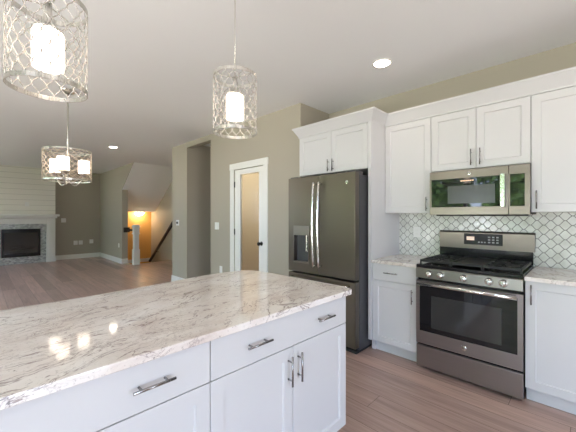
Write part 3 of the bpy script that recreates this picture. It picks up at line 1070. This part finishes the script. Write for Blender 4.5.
ch = thing('chandelier', 'wide lattice drum chandelier with three lit glass shades beyond the island', 'chandelier', (-4.11, 0.70, 1.73), R(0))
H = CEIL - 1.73
cR = 0.225
MB().lathe([(0.0001, H - 0.03), (0.06, H - 0.03), (0.075, H - 0.01), (0.075, H - 0.0005), (0.0001, H - 0.0005)]).build('canopy', M['nickel'], ch)
MB().tube([(0, 0, 0.04), (0, 0, H - 0.02)], 0.009, 10).build('rod', M['nickel'], ch)
fm = band(MB(), cR, 0.325, 0.34)
for a in range(4):
    fm.tube([(0, 0, 0.33), ((cR - 0.002) * math.cos(a * PI / 2), (cR - 0.002) * math.sin(a * PI / 2), 0.33)], 0.003, 6)
fm.build('top_ring', M['nickel'], ch)
band(MB(), cR, 0.0, 0.015).build('bottom_ring', M['nickel'], ch)
lattice(cR - 0.0015, 0.014, 0.326, 40, 0.062, 0.0026).build('lattice', M['bronze_wire'], ch)
MB().lathe([(0.0001, 0.0), (0.02, 0.005), (0.03, 0.02), (0.02, 0.04), (0.0001, 0.05)]).build('hub', M['nickel'], ch)
for a in range(3):
    # direction to the camera is about (0.986,-0.168); first shade near that, slightly left
    an = math.atan2(-0.168, 0.986) - R(15) + a * 2 * PI / 3
    ca, sa = math.cos(an), math.sin(an)
    pts = []
    for i in range(9):
        t_ = i / 8
        pts.append((ca * 0.155 * t_, sa * 0.155 * t_, 0.02 - 0.085 * math.sin(PI * t_) + 0.045 * t_))
    ar = MB().tube(pts, 0.006, 8)
    ar.lathe([(0.0001, 0.06), (0.02, 0.06), (0.026, 0.085), (0.05, 0.092), (0.05, 0.098), (0.0001, 0.098)], (ca * 0.155, sa * 0.155, 0), 20)
    aro = ar.build('arm', M['nickel'], ch)
    MB().lathe([(0.0001, 0.0985), (0.052, 0.0985), (0.055, 0.105), (0.055, 0.242), (0.051, 0.247), (0.0001, 0.247)], (ca * 0.155, sa * 0.155, 0), 28).build('glass_shade', M['shade'], ch)


def downlight(label, x, y, lamp=True):
    t = thing('downlight', label, 'downlight', (x, y, CEIL), 0, 'recessed ceiling downlights')
    MB().lathe([(0.088, -0.0005), (0.088, -0.006), (0.072, -0.008), (0.070, -0.0005), (0.088, -0.0005)], (0, 0, 0), 40).build('trim_ring', M['plastic'], t)
    MB().lathe([(0.0001, -0.0005), (0.069, -0.0005), (0.069, -0.004), (0.0001, -0.004)], (0, 0, 0), 32).build('lens', M['lens'], t)
    return t


downlight('recessed downlight in front of the wall cabinets', -1.342, 2.587)
downlight('recessed downlight over the living room beyond the chandelier', -6.85, 1.92)
for (x, y, s_) in ((0.3, 2.3, 'right part of the kitchen'), (0.9, 0.4, 'kitchen behind the camera'), (-0.4, -1.6, 'kitchen window wall')):  # unseen downlights, added to brighten the kitchen
    downlight('added out-of-view downlight over the ' + s_, x, y)


# ------------------------------------------------------------------ plates on the walls
def plate(kind, label, loc, rotz, w=0.075, h=0.115, group=None):
    """front faces local -Y"""
    t = thing(kind, label, 'switch' if 'switch' in kind else 'thermostat' if kind == 'thermostat' else 'outlet', loc, rotz, group)
    MB().box(-w / 2, w / 2, -0.006, 0, -h / 2, h / 2, 0.002, 1).build('cover_plate', M['plastic'], t)
    if kind == 'electrical_outlet':
        for s_ in (-1, 1):
            MB().box(-0.017, 0.017, -0.0085, -0.0062, s_ * 0.02 - 0.014, s_ * 0.02 + 0.014, 0.001, 1).build('socket', M['trim'], t)
    elif kind == 'light_switch':
        n = max(1, round(w / 0.06))
        for i in range(n):
            cx = (i - (n - 1) / 2) * 0.046
            MB().box(cx - 0.016, cx + 0.016, -0.0085, -0.0062, -0.033, 0.033, 0.001, 1).build('rocker', M['trim'], t)
    elif kind == 'thermostat':
        MB().box(-0.024, 0.024, -0.02, -0.0062, -0.02, 0.024, 0.003, 1).build('screen', M['ash'], t)
    return t


plate('light_switch', 'white double light switch on the wall left of the pantry door', (-4.4, 2.79, 1.18), 0, 0.12, 0.12)
plate('electrical_outlet', 'white outlet low on the wall left of the pantry door', (-4.28, 2.79, 0.47), 0)
plate('thermostat', 'small white thermostat with dark screen on the wall block by the hall', (-5.82, 2.79, 1.21), 0, 0.12, 0.11)
plate('electrical_outlet', 'white outlet on the tile backsplash left of the range', (-1.335, 3.362, 1.17), 0)
F90 = R(90)
plate('light_switch', 'white light switch on the far wall right of the mantel', (-11.55, 1.86, 1.21), F90, 0.12, 0.13)
plate('electrical_outlet', 'left outlet of the pair low on the far wall', (-11.55, 2.17, 0.5), F90, 0.11, 0.13)
plate('electrical_outlet', 'right outlet of the close pair low on the far wall', (-11.55, 2.305, 0.5), F90, 0.11, 0.13)
plate('electrical_outlet', 'lone outlet on the far wall near the room corner', (-11.55, 2.60, 0.52), F90, 0.11, 0.13)
plate('electrical_outlet', 'white outlet low on the wall left of the stairs', (-9.62, 2.85, 0.5), 0, 0.09, 0.12)
plate('electrical_outlet', 'white cover plate on the shiplap above the mantel', (BX, 0.98, 1.68), F90, 0.09, 0.12)

# ------------------------------------------------------------------ trees outside (seen in the appliance glass)
random.seed(3)


def tree(x, y, h, label):
    t = thing('tree', label, 'tree', (x, y, -0.5), random.random() * 6, 'trees outside the windows')
    MB().tube([(0, 0, 0), (0.1, 0, h * 0.3), (0, 0.1, h * 0.75)], [0.22, 0.17, 0.07], 10).build('trunk', M['bark'], t)
    m = MB()
    for i in range(2600):
        a = random.random() * 2 * PI
        u = random.random() * 2 - 1
        rr = (random.random() ** 0.33)
        s_ = math.sqrt(1 - u * u)
        c = Vector((s_ * math.cos(a) * rr * h * 0.285, s_ * math.sin(a) * rr * h * 0.285, h * 0.58 + u * rr * h * 0.42))
        q = Vector((random.gauss(0, 1), random.gauss(0, 1), random.gauss(0, 1))).normalized()
        e1 = q.orthogonal().normalized() * 0.16
        e2 = q.cross(e1).normalized() * 0.10
        vs = [m.bm.verts.new(c + d) for d in (-e1, -e2, e1, e2)]
        m.bm.faces.new(vs)
    o = m.build('foliage', M['leaf'], t)
    return t


for i, (x, y, h) in enumerate([(-5.3, -9.6, 5.8), (-1.9, -9.6, 5.6), (-9.2, -9.8, 5.8), (2.0, -9.9, 5.8), (-13.2, -10.0, 5.8)]):
    tree(x, y, h, 'leafy green tree on the lawn outside ' + ['the middle of the window wall', 'the sliding kitchen window', 'the left living room window', 'the rightmost kitchen window', 'the far corner of the house'][i])
sunl = bpy.data.lights.new('sun', 'SUN')
sunl.energy = 4.0
sunl.angle = R(1)
sunl.color = (1, 0.96, 0.88)
so = bpy.data.objects.new('sun', sunl)
C.objects.link(so)
so.rotation_euler = (R(40), R(-15), R(180 + 30))
